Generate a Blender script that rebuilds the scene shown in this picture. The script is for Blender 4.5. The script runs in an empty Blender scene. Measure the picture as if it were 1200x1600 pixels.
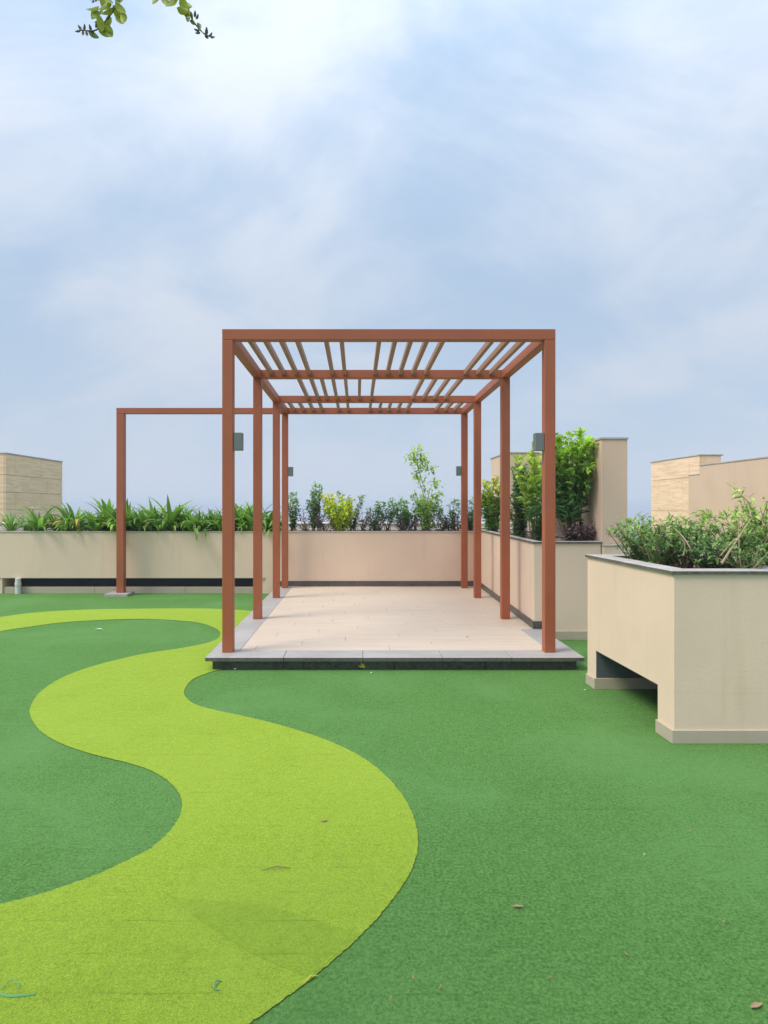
import bpy, bmesh, math, random
import numpy as np
from mathutils import Vector, Matrix
R = math.radians
random.seed(7)
rng = np.random.default_rng(11)
scene = bpy.context.scene
COL = scene.collection

# ------------------------------------------------------------------ camera
EYE, F, VX, VY = 1.38, 1000.0, 558.0, 792.0     # eye height; focal length and vanishing point in photo pixels (1200 x 1600)
cam_d = bpy.data.cameras.new('camera'); cam = bpy.data.objects.new('camera', cam_d); COL.objects.link(cam)
cam.location = (0, 0, EYE); cam.rotation_euler = (R(90), 0, 0)
cam_d.sensor_fit = 'HORIZONTAL'; cam_d.sensor_width = 36; cam_d.lens = 36 * F / 1200
cam_d.shift_x = (600 - VX) / 1200; cam_d.shift_y = (VY - 800) / 1200
cam_d.clip_start = 0.05; cam_d.clip_end = 20000
scene.camera = cam
scene.render.resolution_x, scene.render.resolution_y = 768, 1024
scene.render.engine = 'CYCLES'

# ------------------------------------------------------------------ sky, sun, exposure
SUN_DIR = Vector((-0.70, -0.33, 1.03)).normalized()     # towards the sun: from the left, high
SUN_EL = math.asin(SUN_DIR.z); SUN_ROT = math.atan2(SUN_DIR.x, SUN_DIR.y)
world = bpy.data.worlds.new('World'); scene.world = world; world.use_nodes = True
wt = world.node_tree; wt.nodes.clear()


def N(t, typ, **kw):
    n = t.nodes.new(typ)
    for k, v in kw.items():
        if k.startswith('i_'):
            key = k[2:]
            n.inputs[int(key) if key.isdigit() else key.replace('_', ' ')].default_value = v
        else:
            setattr(n, k, v)
    return n


def math_n(t, op, a, b=None, clamp=False):
    n = t.nodes.new('ShaderNodeMath'); n.operation = op; n.use_clamp = clamp
    for i, v in enumerate((a, b)):
        if v is None: continue
        if isinstance(v, (int, float)): n.inputs[i].default_value = v
        else: t.links.new(v, n.inputs[i])
    return n.outputs[0]


def mix_n(t, fac, a, b, blend='MIX'):
    n = t.nodes.new('ShaderNodeMix'); n.data_type = 'RGBA'; n.blend_type = blend
    for sock, v in ((n.inputs[0], fac), (n.inputs[6], a), (n.inputs[7], b)):
        if isinstance(v, (int, float)): sock.default_value = v
        elif isinstance(v, tuple): sock.default_value = v if len(v) == 4 else v + (1,)
        else: t.links.new(v, sock)
    return n.outputs[2]


def ramp_n(t, fac, lo, hi, smooth=True):
    n = t.nodes.new('ShaderNodeMapRange'); n.interpolation_type = 'SMOOTHSTEP' if smooth else 'LINEAR'
    t.links.new(fac, n.inputs[0]); n.inputs[1].default_value = lo; n.inputs[2].default_value = hi
    return n.outputs[0]


def noise_n(t, vec, scale, detail=4, rough=.5, dist=0, dim='3D'):
    n = t.nodes.new('ShaderNodeTexNoise'); n.noise_dimensions = dim
    t.links.new(vec, n.inputs['Vector']); n.inputs['Scale'].default_value = scale
    n.inputs['Detail'].default_value = detail; n.inputs['Roughness'].default_value = rough
    n.inputs['Distortion'].default_value = dist
    return n.outputs[0]


def map_n(t, vec, loc=(0, 0, 0), scale=(1, 1, 1), rot=(0, 0, 0)):
    n = t.nodes.new('ShaderNodeMapping'); t.links.new(vec, n.inputs[0])
    n.inputs[1].default_value = loc; n.inputs[2].default_value = rot; n.inputs[3].default_value = scale
    return n.outputs[0]


SKY_STRENGTH = 0.12
geo = N(wt, 'ShaderNodeTexCoord')
sep = N(wt, 'ShaderNodeSeparateXYZ'); wt.links.new(geo.outputs['Generated'], sep.inputs[0])
zc = math_n(wt, 'MAXIMUM', sep.outputs[2], 0.0)
den = math_n(wt, 'ADD', zc, 0.5)
cb = N(wt, 'ShaderNodeCombineXYZ')
wt.links.new(math_n(wt, 'DIVIDE', sep.outputs[0], den), cb.inputs[0])
wt.links.new(math_n(wt, 'DIVIDE', sep.outputs[1], den), cb.inputs[1])
plane = cb.outputs[0]
nish = N(wt, 'ShaderNodeTexSky', sky_type='NISHITA', sun_disc=False, sun_elevation=SUN_EL, sun_rotation=SUN_ROT,
         air_density=1.0, dust_density=1.5, ozone_density=1.5)
big = noise_n(wt, map_n(wt, plane, loc=(7.9, 3.4, 0), scale=(-1, 1.0, 1)), 1.0, 3, .5, .5)
wisp = noise_n(wt, map_n(wt, plane, loc=(9.9, 8.4, 0), scale=(-0.8, 1.2, 1), rot=(0, 0, 0.5)), 2.6, 9, .6, .6)
cm = math_n(wt, 'ADD', math_n(wt, 'MULTIPLY', big, 0.68), math_n(wt, 'MULTIPLY', wisp, 0.40))
mask = ramp_n(wt, cm, 0.45, 0.64)
zp = math_n(wt, 'MULTIPLY', math_n(wt, 'POWER', zc, 3.0), 0.95)
lift = math_n(wt, 'ADD', zp, math_n(wt, 'MULTIPLY_ADD', zc, 0.20))     # overcast veil: brighter towards the zenith
lift.node.inputs[1].links[0].from_node.inputs[2].default_value = 0.55
K = 1 / SKY_STRENGTH
cv = N(wt, 'ShaderNodeVectorMath', operation='SCALE'); cv.inputs[0].default_value = (0.735 * K, 0.79 * K, 0.885 * K)
wt.links.new(lift, cv.inputs['Scale'])
thin = N(wt, 'ShaderNodeVectorMath', operation='SCALE'); thin.inputs[0].default_value = (0.445 * K, 0.590 * K, 0.775 * K)
wt.links.new(lift, thin.inputs['Scale'])
veil = mix_n(wt, 0.82, nish.outputs[0], thin.outputs[0])
c1 = mix_n(wt, math_n(wt, 'MULTIPLY', mask, 0.86), veil, cv.outputs[0])
hz = math_n(wt, 'POWER', math_n(wt, 'SUBTRACT', 1.0, zc, True), 4.0)
c2 = mix_n(wt, math_n(wt, 'MULTIPLY', hz, 0.92), c1, (0.372 * K, 0.428 * K, 0.510 * K))
bg = N(wt, 'ShaderNodeBackground'); wt.links.new(c2, bg.inputs[0]); bg.inputs[1].default_value = SKY_STRENGTH
wo = N(wt, 'ShaderNodeOutputWorld'); wt.links.new(bg.outputs[0], wo.inputs[0])

sun_d = bpy.data.lights.new('sun', 'SUN'); sun_d.energy = 2.0; sun_d.angle = R(22); sun_d.color = (1, .93, .82)
sun = bpy.data.objects.new('sun', sun_d); COL.objects.link(sun)
sun.rotation_euler = SUN_DIR.to_track_quat('Z', 'Y').to_euler(); sun.location = (-6, 0, 9)

vs = scene.view_settings
vs.view_transform = 'Standard'; vs.look = 'None'; vs.exposure = 0.68; vs.gamma = 1; vs.use_curve_mapping = False

# ------------------------------------------------------------------ helpers
def ground(px, py, z=0.0):
    d = (EYE - z) * F / (py - VY)
    return ((px - VX) * d / F, d)


def at(px, py, d):
    return Vector(((px - VX) * d / F, d, EYE + (VY - py) * d / F))


def tag(o, label=None, cat=None, group=None, kind=None):
    if label: o['label'] = label
    if cat: o['category'] = cat
    if group: o['group'] = group
    if kind: o['kind'] = kind
    return o


def empty(name, loc, label, cat, group=None):
    o = bpy.data.objects.new(name, None); COL.objects.link(o); o.location = loc
    o.empty_display_size = .1
    return tag(o, label, cat, group)


def place(name, me, parent=None, kind=None):
    """link a mesh whose vertices are in world coordinates, under a parent Empty"""
    o = bpy.data.objects.new(name, me); COL.objects.link(o)
    if parent:
        o.parent = parent
        if parent.type == 'EMPTY': o.matrix_parent_inverse = Matrix.Translation(-parent.location)
    if kind: o['kind'] = kind
    return o


def bm_box(bm, x0, x1, y0, y1, z0, z1):
    vs_ = [bm.verts.new(c) for c in ((x0, y0, z0), (x1, y0, z0), (x1, y1, z0), (x0, y1, z0), (x0, y0, z1), (x1, y0, z1), (x1, y1, z1), (x0, y1, z1))]
    for f in ((0, 3, 2, 1), (4, 5, 6, 7), (0, 1, 5, 4), (1, 2, 6, 5), (2, 3, 7, 6), (3, 0, 4, 7)):
        bm.faces.new([vs_[i] for i in f])


def bm_prism(bm, pts, z0, z1):
    a = [bm.verts.new((p[0], p[1], z0)) for p in pts]; b = [bm.verts.new((p[0], p[1], z1)) for p in pts]
    n = len(pts)
    bm.faces.new(a[::-1]); bm.faces.new(b)
    for i in range(n):
        j = (i + 1) % n
        bm.faces.new((a[i], a[j], b[j], b[i]))


def bm_ring(bm, outer, inner, z0, z1):
    n = len(outer)
    oa = [bm.verts.new((p[0], p[1], z0)) for p in outer]; ob = [bm.verts.new((p[0], p[1], z1)) for p in outer]
    ia = [bm.verts.new((p[0], p[1], z0)) for p in inner]; ib = [bm.verts.new((p[0], p[1], z1)) for p in inner]
    for i in range(n):
        j = (i + 1) % n
        bm.faces.new((oa[i], oa[j], ob[j], ob[i])); bm.faces.new((ia[j], ia[i], ib[i], ib[j]))
        bm.faces.new((ob[i], ob[j], ib[j], ib[i])); bm.faces.new((oa[j], oa[i], ia[i], ia[j]))


def finish(bm, name, mat, bevel=0.0, smooth=False):
    if bevel < 0:      # only the upright edges
        ed = [e for e in bm.edges if abs(e.verts[0].co.x - e.verts[1].co.x) + abs(e.verts[0].co.y - e.verts[1].co.y) < 1e-6]
        bmesh.ops.bevel(bm, geom=ed, offset=-bevel, segments=1, affect='EDGES', clamp_overlap=True)
    elif bevel: bmesh.ops.bevel(bm, geom=bm.edges[:], offset=bevel, segments=1, affect='EDGES', clamp_overlap=True)
    bmesh.ops.recalc_face_normals(bm, faces=bm.faces[:])
    me = bpy.data.meshes.new(name); bm.to_mesh(me); bm.free()
    if mat: me.materials.append(mat)
    if smooth:
        for p in me.polygons: p.use_smooth = True
    return me


def edge_slot(o, mat):
    """sawn, unpolished edges of a stone slab"""
    o.data.materials.append(mat)
    for p in o.data.polygons:
        if abs(p.normal.z) < .4: p.material_index = 1
    return o


def box(name, x0, x1, y0, y1, z0, z1, mat, parent=None, bevel=.003, kind=None):
    bm = bmesh.new(); bm_box(bm, x0, x1, y0, y1, z0, z1)
    return place(name, finish(bm, name, mat, bevel), parent, kind)


def prism(name, pts, z0, z1, mat, parent=None, bevel=.003, kind=None):
    bm = bmesh.new(); bm_prism(bm, pts, z0, z1)
    return place(name, finish(bm, name, mat, bevel), parent, kind)


def inset(poly, d):
    """offset a convex counter-clockwise polygon inwards by d (outwards if negative)"""
    n = len(poly); out = []
    for i in range(n):
        p0, p1, p2 = Vector(poly[i - 1]), Vector(poly[i]), Vector(poly[(i + 1) % n])
        e1 = (p1 - p0).normalized(); e2 = (p2 - p1).normalized()
        n1 = Vector((-e1.y, e1.x)); n2 = Vector((-e2.y, e2.x))
        b = (n1 + n2); b = b / (1 + n1.dot(n2))
        out.append(tuple(p1 + b * d))
    return out


def tube_geo(path, radii, sides=6):
    vs_, fs = [], []
    path = [Vector(p) for p in path]; n = len(path)
    for i, p in enumerate(path):
        t = (path[min(i + 1, n - 1)] - path[max(i - 1, 0)]).normalized()
        u = t.orthogonal().normalized(); w = t.cross(u)
        r = radii[i] if isinstance(radii, (list, tuple)) else radii
        for k in range(sides):
            a = 2 * math.pi * k / sides
            vs_.append(p + (u * math.cos(a) + w * math.sin(a)) * r)
    for i in range(n - 1):
        for k in range(sides):
            j = (k + 1) % sides
            fs.append((i * sides + k, i * sides + j, (i + 1) * sides + j, (i + 1) * sides + k))
    fs.append(tuple(range(sides))[::-1]); fs.append(tuple((n - 1) * sides + k for k in range(sides)))
    return vs_, fs


class MB:
    def __init__(s): s.v, s.f, s.c = [], [], []
    def add(s, vs_, fs, col=None):
        o = len(s.v); s.v.extend([tuple(v) for v in vs_]); s.f.extend([tuple(i + o for i in f) for f in fs])
        if col is not None: s.c.extend([col] * len(vs_))
    def tube(s, path, radii, sides=6): s.add(*tube_geo(path, radii, sides))
    def mesh(s, name, mat, smooth=False):
        me = bpy.data.meshes.new(name); me.from_pydata(s.v, [], s.f); me.materials.append(mat)
        if s.c:
            a = me.color_attributes.new('col', 'FLOAT_COLOR', 'POINT')
            a.data.foreach_set('color', np.array([(c[0], c[1], c[2], 1) for c in s.c], dtype=np.float32).ravel())
        if smooth: me.polygons.foreach_set('use_smooth', [True] * len(me.polygons))
        me.update(); return me


def spline(pts, n=6, closed=False):
    P = [Vector(p) for p in pts]; out = []; m = len(P)
    rngi = range(m if closed else m - 1)
    for i in rngi:
        if closed: p0, p1, p2, p3 = P[i - 1], P[i], P[(i + 1) % m], P[(i + 2) % m]
        else: p0, p1, p2, p3 = P[max(i - 1, 0)], P[i], P[i + 1], P[min(i + 2, m - 1)]
        for k in range(n):
            t = k / n
            out.append(.5 * ((2 * p1) + (p2 - p0) * t + (2 * p0 - 5 * p1 + 4 * p2 - p3) * t * t + (3 * p1 - p0 - 3 * p2 + p3) * t ** 3))
    if not closed: out.append(P[-1])
    return out


# ------------------------------------------------------------------ materials
def new_mat(name):
    m = bpy.data.materials.new(name); m.use_nodes = True; t = m.node_tree
    b = t.nodes['Principled BSDF']; tc = N(t, 'ShaderNodeTexCoord')
    return m, t, b, tc.outputs['Object']


def bump(t, b, h, strength, dist):
    n = N(t, 'ShaderNodeBump'); n.inputs['Strength'].default_value = strength; n.inputs['Distance'].default_value = dist
    t.links.new(h, n.inputs['Height']); t.links.new(n.outputs[0], b.inputs['Normal'])


def plaster(name, col, rough=.85, stain=.22, coarse=45):
    m, t, b, v = new_mat(name)
    lo = noise_n(t, v, 1.3, 5, .6, .3)
    streak = noise_n(t, map_n(t, v, scale=(9, 9, .55)), 1.0, 5, .6)
    fine = noise_n(t, v, 260, 2, .6)
    mott = noise_n(t, map_n(t, v, scale=(1, 1, 2.2)), coarse, 4, .65)
    d = tuple(c * k for c, k in zip(col, (.80, .76, .70)))
    c = mix_n(t, ramp_n(t, lo, .35, .7), col, tuple(x * .93 for x in col))
    c = mix_n(t, math_n(t, 'MULTIPLY', ramp_n(t, streak, .52, .78), stain), c, d)
    c = mix_n(t, math_n(t, 'MULTIPLY', mott, .16), c, d)
    t.links.new(c, b.inputs['Base Color']); b.inputs['Roughness'].default_value = rough
    b.inputs['Specular IOR Level'].default_value = .25
    h = math_n(t, 'ADD', math_n(t, 'MULTIPLY', fine, .4), mott)
    bump(t, b, h, .3, .003)
    return m


def granite(name, col, dark, rough=.55, scale=160, spec=.4):
    m, t, b, v = new_mat(name)
    a = noise_n(t, v, scale, 3, .7); l = noise_n(t, v, 3.1, 5, .6, .6); s = noise_n(t, map_n(t, v, scale=(1, 1, 1)), 14, 6, .7, 1.2)
    oi = N(t, 'ShaderNodeObjectInfo')
    c = mix_n(t, ramp_n(t, a, .36, .66), dark, col)
    c = mix_n(t, math_n(t, 'MULTIPLY', ramp_n(t, s, .45, .75), .35), c, dark)
    c = mix_n(t, math_n(t, 'MULTIPLY', ramp_n(t, l, .4, .72), .4), c, tuple(min(1, x * 1.25) for x in col))
    c = mix_n(t, math_n(t, 'MULTIPLY', oi.outputs['Random'], .22), c, dark)
    t.links.new(c, b.inputs['Base Color']); b.inputs['Roughness'].default_value = rough
    b.inputs['Specular IOR Level'].default_value = spec
    bump(t, b, a, .25, .002)
    return m


def paint(name, col, rough=.42):
    m, t, b, v = new_mat(name)
    l = noise_n(t, v, 2.2, 4, .6); f = noise_n(t, v, 120, 3, .6); g = noise_n(t, map_n(t, v, scale=(14, 14, .8)), 1.0, 4, .6)
    c = mix_n(t, ramp_n(t, l, .3, .75), col, tuple(x * .86 for x in col))
    c = mix_n(t, math_n(t, 'MULTIPLY', ramp_n(t, g, .5, .8), .25), c, tuple(x * .78 + .02 for x in col))
    t.links.new(c, b.inputs['Base Color'])
    t.links.new(math_n(t, 'MULTIPLY_ADD', f, .18), b.inputs['Roughness'])
    b.inputs['Roughness'].links[0].from_node.inputs[2].default_value = rough
    bump(t, b, f, .12, .001)
    return m


def simple(name, col, rough=.6, vary=.15, scale=30):
    m, t, b, v = new_mat(name)
    n = noise_n(t, v, scale, 4, .6)
    c = mix_n(t, n, tuple(x * (1 - vary) for x in col), tuple(min(1, x * (1 + vary)) for x in col))
    t.links.new(c, b.inputs['Base Color']); b.inputs['Roughness'].default_value = rough
    return m


def leaf_mat(name, trans=.42, rough=.42, use_attr=True, col=(.1, .3, .05)):
    m, t, b, v = new_mat(name)
    if use_attr:
        a = N(t, 'ShaderNodeAttribute', attribute_name='col'); c = a.outputs['Color']
    else:
        oi = N(t, 'ShaderNodeObjectInfo')
        n = noise_n(t, map_n(t, v, scale=(1, 40, 1)), 2.0, 2)
        c = mix_n(t, oi.outputs['Random'], tuple(x * .5 for x in col), (col[0] * 1.75, col[1] * 1.5, col[2] * 1.5))
        c = mix_n(t, math_n(t, 'MULTIPLY', n, .3), c, tuple(x * .5 for x in col))
    t.links.new(c, b.inputs['Base Color']); b.inputs['Roughness'].default_value = rough
    b.inputs['Specular IOR Level'].default_value = .35
    tr = N(t, 'ShaderNodeBsdfTranslucent'); t.links.new(c, tr.inputs[0])
    mx = N(t, 'ShaderNodeMixShader'); mx.inputs[0].default_value = trans
    t.links.new(b.outputs[0], mx.inputs[1]); t.links.new(tr.outputs[0], mx.inputs[2])
    t.links.new(mx.outputs[0], t.nodes['Material Output'].inputs[0])
    return m


def deck_tile_mat():
    m, t, b, v = new_mat('deck_tile')
    oi = N(t, 'ShaderNodeObjectInfo')
    off = N(t, 'ShaderNodeCombineXYZ'); t.links.new(math_n(t, 'MULTIPLY', oi.outputs['Random'], 37.0), off.inputs[1])
    va = N(t, 'ShaderNodeVectorMath', operation='ADD'); t.links.new(v, va.inputs[0]); t.links.new(off.outputs[0], va.inputs[1])
    g = noise_n(t, map_n(t, va.outputs[0], scale=(1.6, 26, 1)), 1.0, 6, .62, .5)
    g2 = noise_n(t, map_n(t, va.outputs[0], scale=(5, 160, 1)), 1.0, 3, .6)
    st = noise_n(t, v, 1.1, 4, .6)
    c = mix_n(t, ramp_n(t, g, .3, .72), (.635, .525, .42), (.53, .42, .32))
    c = mix_n(t, math_n(t, 'MULTIPLY', g2, .22), c, (.50, .37, .275))
    c = mix_n(t, math_n(t, 'MULTIPLY', oi.outputs['Random'], .5), c, (.56, .45, .35))
    c = mix_n(t, math_n(t, 'MULTIPLY', ramp_n(t, st, .5, .75), .25), c, (.60, .52, .45))
    t.links.new(c, b.inputs['Base Color']); b.inputs['Roughness'].default_value = .5
    bump(t, b, g2, .15, .001)
    return m


def travertine(name, col):
    m, t, b, v = new_mat(name)
    oi = N(t, 'ShaderNodeObjectInfo')
    g = noise_n(t, map_n(t, v, scale=(1.2, 1.2, 13)), 1.6, 7, .68, .5)
    f = noise_n(t, map_n(t, v, scale=(4, 4, 60)), 1.0, 4, .7)
    c = mix_n(t, ramp_n(t, g, .36, .68), col, (col[0] * .80, col[1] * .72, col[2] * .60))
    c = mix_n(t, math_n(t, 'MULTIPLY', ramp_n(t, f, .5, .8), .4), c, (col[0] * .72, col[1] * .6, col[2] * .46))
    c = mix_n(t, math_n(t, 'MULTIPLY', oi.outputs['Random'], .3), c, (col[0] * .88, col[1] * .80, col[2] * .66))
    t.links.new(c, b.inputs['Base Color']); b.inputs['Roughness'].default_value = .7
    bump(t, b, f, .4, .004)
    return m


def turf_sheet(name, col, pale, k=1.0):
    """dense short synthetic pile: fibre grain at many sizes, stitched rows, worn and trodden patches"""
    m, t, b, v = new_mat(name)
    dark = tuple(x * (1 - .52 * min(1, k)) for x in col); light = (min(1, col[0] * 1.75 + .01), min(1, col[1] * 1.58 + .01), min(1, col[2] * 1.8 + .012))
    f1 = noise_n(t, v, 400, 3, .85); f2 = noise_n(t, v, 120 if k < 1 else 80, 4, .85); f3 = noise_n(t, v, 22, 3, .7)
    grain = math_n(t, 'ADD', math_n(t, 'MULTIPLY', f1, .62 if k < 1 else .5), math_n(t, 'ADD', math_n(t, 'MULTIPLY', f2, .31 if k < 1 else .41), math_n(t, 'MULTIPLY', f3, .07 if k < 1 else .09)))
    c = mix_n(t, ramp_n(t, grain, .5 - .09 / k, .5 + .09 / k, False), dark, light)
    lo = noise_n(t, v, .9, 4, .55, .5); lo2 = noise_n(t, map_n(t, v, loc=(4, 7, 0)), 2.4, 5, .6, .4)
    c = mix_n(t, math_n(t, 'MULTIPLY', ramp_n(t, lo, .42, .70), .42), c, pale)
    c = mix_n(t, math_n(t, 'MULTIPLY', ramp_n(t, lo2, .5, .78), .26), c, tuple(x * .72 for x in col))
    # stitched rows: thin broken dark lines along x
    sx = N(t, 'ShaderNodeSeparateXYZ'); t.links.new(v, sx.inputs[0])
    wob = math_n(t, 'MULTIPLY', noise_n(t, map_n(t, v, scale=(2, 0, 0)), 1.0, 2), .03)
    fr = math_n(t, 'FRACT', math_n(t, 'MULTIPLY', math_n(t, 'ADD', sx.outputs[1], wob), 6.3))
    line = ramp_n(t, math_n(t, 'ABSOLUTE', math_n(t, 'SUBTRACT', fr, .5)), .035, .0)
    br = ramp_n(t, noise_n(t, map_n(t, v, scale=(5, 6.3, 1)), 1.0, 4, .7), .48, .62)
    c = mix_n(t, math_n(t, 'MULTIPLY', math_n(t, 'MULTIPLY', line, br), .34), c, tuple(x * .35 for x in col))
    # scattered pale fibres
    sp = ramp_n(t, noise_n(t, map_n(t, v, loc=(9, 3, 0)), 190, 1, .5), .72, .80)
    c = mix_n(t, math_n(t, 'MULTIPLY', sp, .35), c, (.62, .68, .50))
    t.links.new(c, b.inputs['Base Color']); b.inputs['Roughness'].default_value = .85
    b.inputs['Specular IOR Level'].default_value = .12
    bump(t, b, grain, .8, .008)
    return m


M = {}
M['plaster'] = plaster('beige_plaster', (.765, .588, .452), stain=.42)
M['plaster_far'] = plaster('building_plaster', (.68, .495, .375), stain=.2)
M['plaster_grey'] = plaster('grey_skirting_plaster', (.47, .405, .31), stain=.3, coarse=25)
M['white_wall'] = plaster('white_parapet_plaster', (.84, .82, .80), stain=.2)
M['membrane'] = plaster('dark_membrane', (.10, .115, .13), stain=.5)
M['coping'] = granite('grey_coping_stone', (.52, .48, .44), (.34, .31, .285), .6)
M['sawn'] = granite('sawn_granite_edge', (.155, .138, .122), (.075, .066, .06), .7, 60)
M['border'] = granite('light_granite_border', (.42, .39, .37), (.30, .28, .265), .5, 110)
M['black_granite'] = granite('black_granite', (.085, .088, .078), (.03, .031, .028), .4, 40, .5)
M['dark_skirting'] = granite('dark_skirting_granite', (.125, .11, .10), (.055, .05, .047), .4, 60, .5)
M['steel'] = paint('rust_brown_paint', (.365, .099, .041))
M['slat'] = paint('bounce_lit_brown', (.345, .165, .095))  # frame brown lightened to tan: bounce light under the slats painted in
M['lamp_grey'] = paint('lamp_grey_paint', (.145, .165, .165), .5)
M['lens'] = simple('lamp_lens', (.75, .75, .7), .3)
M['tile'] = deck_tile_mat()
M['stone'] = travertine('beige_travertine', (.93, .68, .49))
M['soil'] = simple('soil', (.075, .045, .03), .95, .6, 60)
M['concrete'] = simple('concrete', (.36, .35, .33), .85, .2, 8)
M['stem'] = simple('shrub_stem', (.16, .11, .07), .85, .4, 40)
M['dry_stem'] = simple('dry_stem', (.46, .35, .22), .8, .3, 40)
M['bark'] = simple('tree_bark', (.13, .10, .075), .9, .4, 25)
M['leaf'] = leaf_mat('shrub_leaf')
M['strap'] = leaf_mat('strap_leaf', .35, .38, False, (.20, .42, .055))
M['petal'] = simple('white_petal', (.8, .78, .72), .6, .05)
M['pvc'] = simple('pale_pipe', (.62, .62, .58), .5, .1)
M['terrain'] = simple('terrain_fields', (.10, .13, .07), .95, .35, .004)
M['turf_dark'] = turf_sheet('dark_green_turf', (.078, .202, .038), (.135, .285, .09), 1.3)
M['turf_lime'] = turf_sheet('lime_green_turf', (.235, .362, .026), (.305, .42, .05), .85)
M['turf_lime_green'] = turf_sheet('greener_lime_turf', (.208, .332, .024), (.27, .385, .042), .85)
M['dry_leaf'] = simple('dry_leaf', (.34, .22, .12), .8, .3, 60)
M['green_scrap'] = simple('green_plastic_strip', (.13, .33, .13), .5, .2, 40)
M['yellow_scrap'] = simple('yellow_leaf', (.62, .52, .06), .6, .2)
M['white_scrap'] = simple('white_paper_scrap', (.8, .8, .78), .7, .05)

# ------------------------------------------------------------------ the setting
# far ground, well below the roof terrace
def terrain():
    n = 60; vs_, fs = [], []
    for i in range(n + 1):
        for j in range(n + 1):
            x = (i / n - .5) * 12000; y = (j / n - .5) * 12000
            d = math.hypot(x, y)
            h = -62 + 20 * math.sin(x * .0011 + 1) * math.cos(y * .0013) + 6 * math.sin(x * .004) * math.sin(y * .0037 + 2)
            if d > 2600: h += (d - 2600) * .006 * (1 + .6 * math.sin(x * .0019 + 2) * math.cos(y * .0011))
            vs_.append((x, y, min(h, -24)))
    for i in range(n):
        for j in range(n):
            a = i * (n + 1) + j; fs.append((a, a + n + 1, a + n + 2, a + 1))
    me = bpy.data.meshes.new('terrain'); me.from_pydata(vs_, [], fs); me.materials.append(M['terrain'])
    tag(place('terrain', me), kind='structure')
terrain()
tag(box('roof_slab', -12, 11, -4, 18, -.9, -.03, M['concrete'], bevel=0), kind='structure')
# the building under the terrace
tag(box('building_below', -11.7, 10.7, -3.7, 17.7, -75, -.9, M['plaster_far'], bevel=0), 'pale plastered building carrying the roof terrace', 'building')

PLAT = dict(x0=-1.28, x1=1.915, y0=5.38, y1=10.2, z=.115)

def build_lawn():
    me = bpy.data.meshes.new('lawn')
    x0, x1, y0, y1 = -11.9, 10.9, -3.9, 17.9
    me.from_pydata([(x0, y0, 0), (x1, y0, 0), (x1, y1, 0), (x0, y1, 0)], [], [(0, 1, 2, 3)]); me.materials.append(M['turf_dark'])
    tag(place('lawn', me), 'dark green artificial turf covering the terrace', kind='structure')
build_lawn()

outer_px = [(-330, 1010), (-150, 988), (0, 964.5), (60, 957), (130, 953), (210, 951.5), (300, 951), (346, 952), (400, 956), (440, 966), (455, 988), (430, 1015),
            (395, 1033), (360, 1043), (328, 1051), (300, 1063), (288, 1080), (292, 1092), (310, 1103), (345, 1112), (400, 1124), (460, 1140), (520, 1161), (570, 1187),
            (610, 1220), (637, 1257), (650, 1290), (653, 1322), (645, 1356), (625, 1391), (597, 1427), (562, 1465), (500, 1520), (440, 1565), (385, 1604), (290, 1660), (160, 1725), (-60, 1800), (-420, 1880)]
inner_px = [(-500, 1560), (-250, 1480), (-100, 1441), (0, 1414), (60, 1399), (140, 1372), (200, 1345), (236, 1326), (265, 1300), (281, 1275), (284, 1252), (270, 1228), (240, 1207), (200, 1193), (140, 1178), (90, 1160), (60, 1140),
            (47, 1118), (49, 1102), (65, 1080), (100, 1058), (150, 1040), (220, 1023), (290, 1012), (330, 1003), (344, 993), (336, 982), (300, 972), (215, 967.5), (110, 972), (45, 980), (0, 987), (-150, 1015), (-330, 1045)]
outer_w = spline([ground(*p) for p in outer_px], 24); inner_w = spline([ground(*p) for p in inner_px], 24)
path_poly = [(p.x + random.gauss(0, .0016), p.y + random.gauss(0, .0016)) for p in outer_w + inner_w]      # cut edge, a little frayed
def build_path():
    bm = bmesh.new()
    es = []
    vv = [bm.verts.new((x, y, .004)) for x, y in path_poly]
    for i in range(len(vv)): es.append(bm.edges.new((vv[i], vv[(i + 1) % len(vv)])))
    bmesh.ops.triangle_fill(bm, edges=es, use_beauty=True, use_dissolve=False)
    for f in bm.faces:
        if f.normal.z < 0: f.normal_flip()
    me = bpy.data.meshes.new('path'); bm.to_mesh(me); bm.free(); me.materials.append(M['turf_lime'])
    tag(place('path', me), 'lime green turf strip winding in an S across the lawn', kind='structure')
build_path()
def path_inset():
    q = [ground(*p) for p in ((262, 1403), (420, 1417), (563, 1460.5), (484, 1531), (392, 1492), (322, 1447))]
    me = bpy.data.meshes.new('path_inset'); me.from_pydata([(x, y, .0048) for x, y in q][::-1], [], [tuple(range(len(q)))]); me.materials.append(M['turf_lime_green'])
    if me.polygons[0].normal.z < 0: me.flip_normals()
    tag(place('path_inset', me), 'slightly greener piece let into the lime turf strip', kind='structure')
path_inset()

# ------------------------------------------------------------------ planters
def coping_strip(p, q, w_in, over, z0, z1, parent, n, mat=None, w_out_dir=None):
    """coping slabs along the edge p->q (counter-clockwise outline: inside is to the left)"""
    p, q = Vector(p), Vector(q); e = (q - p); L = e.length; e = e / L; nn = Vector((-e.y, e.x))
    for i in range(n):
        a = p + e * (L * i / n + (.0015 if i else 0)); b = p + e * (L * (i + 1) / n - (.0015 if i < n - 1 else 0))
        dz = random.uniform(-.0012, .0012)
        prism('coping_slab', [tuple(a - nn * over), tuple(b - nn * over), tuple(b + nn * w_in), tuple(a + nn * w_in)], z0 + dz, z1 + dz, mat or M['coping'], parent, .0025)


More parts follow.
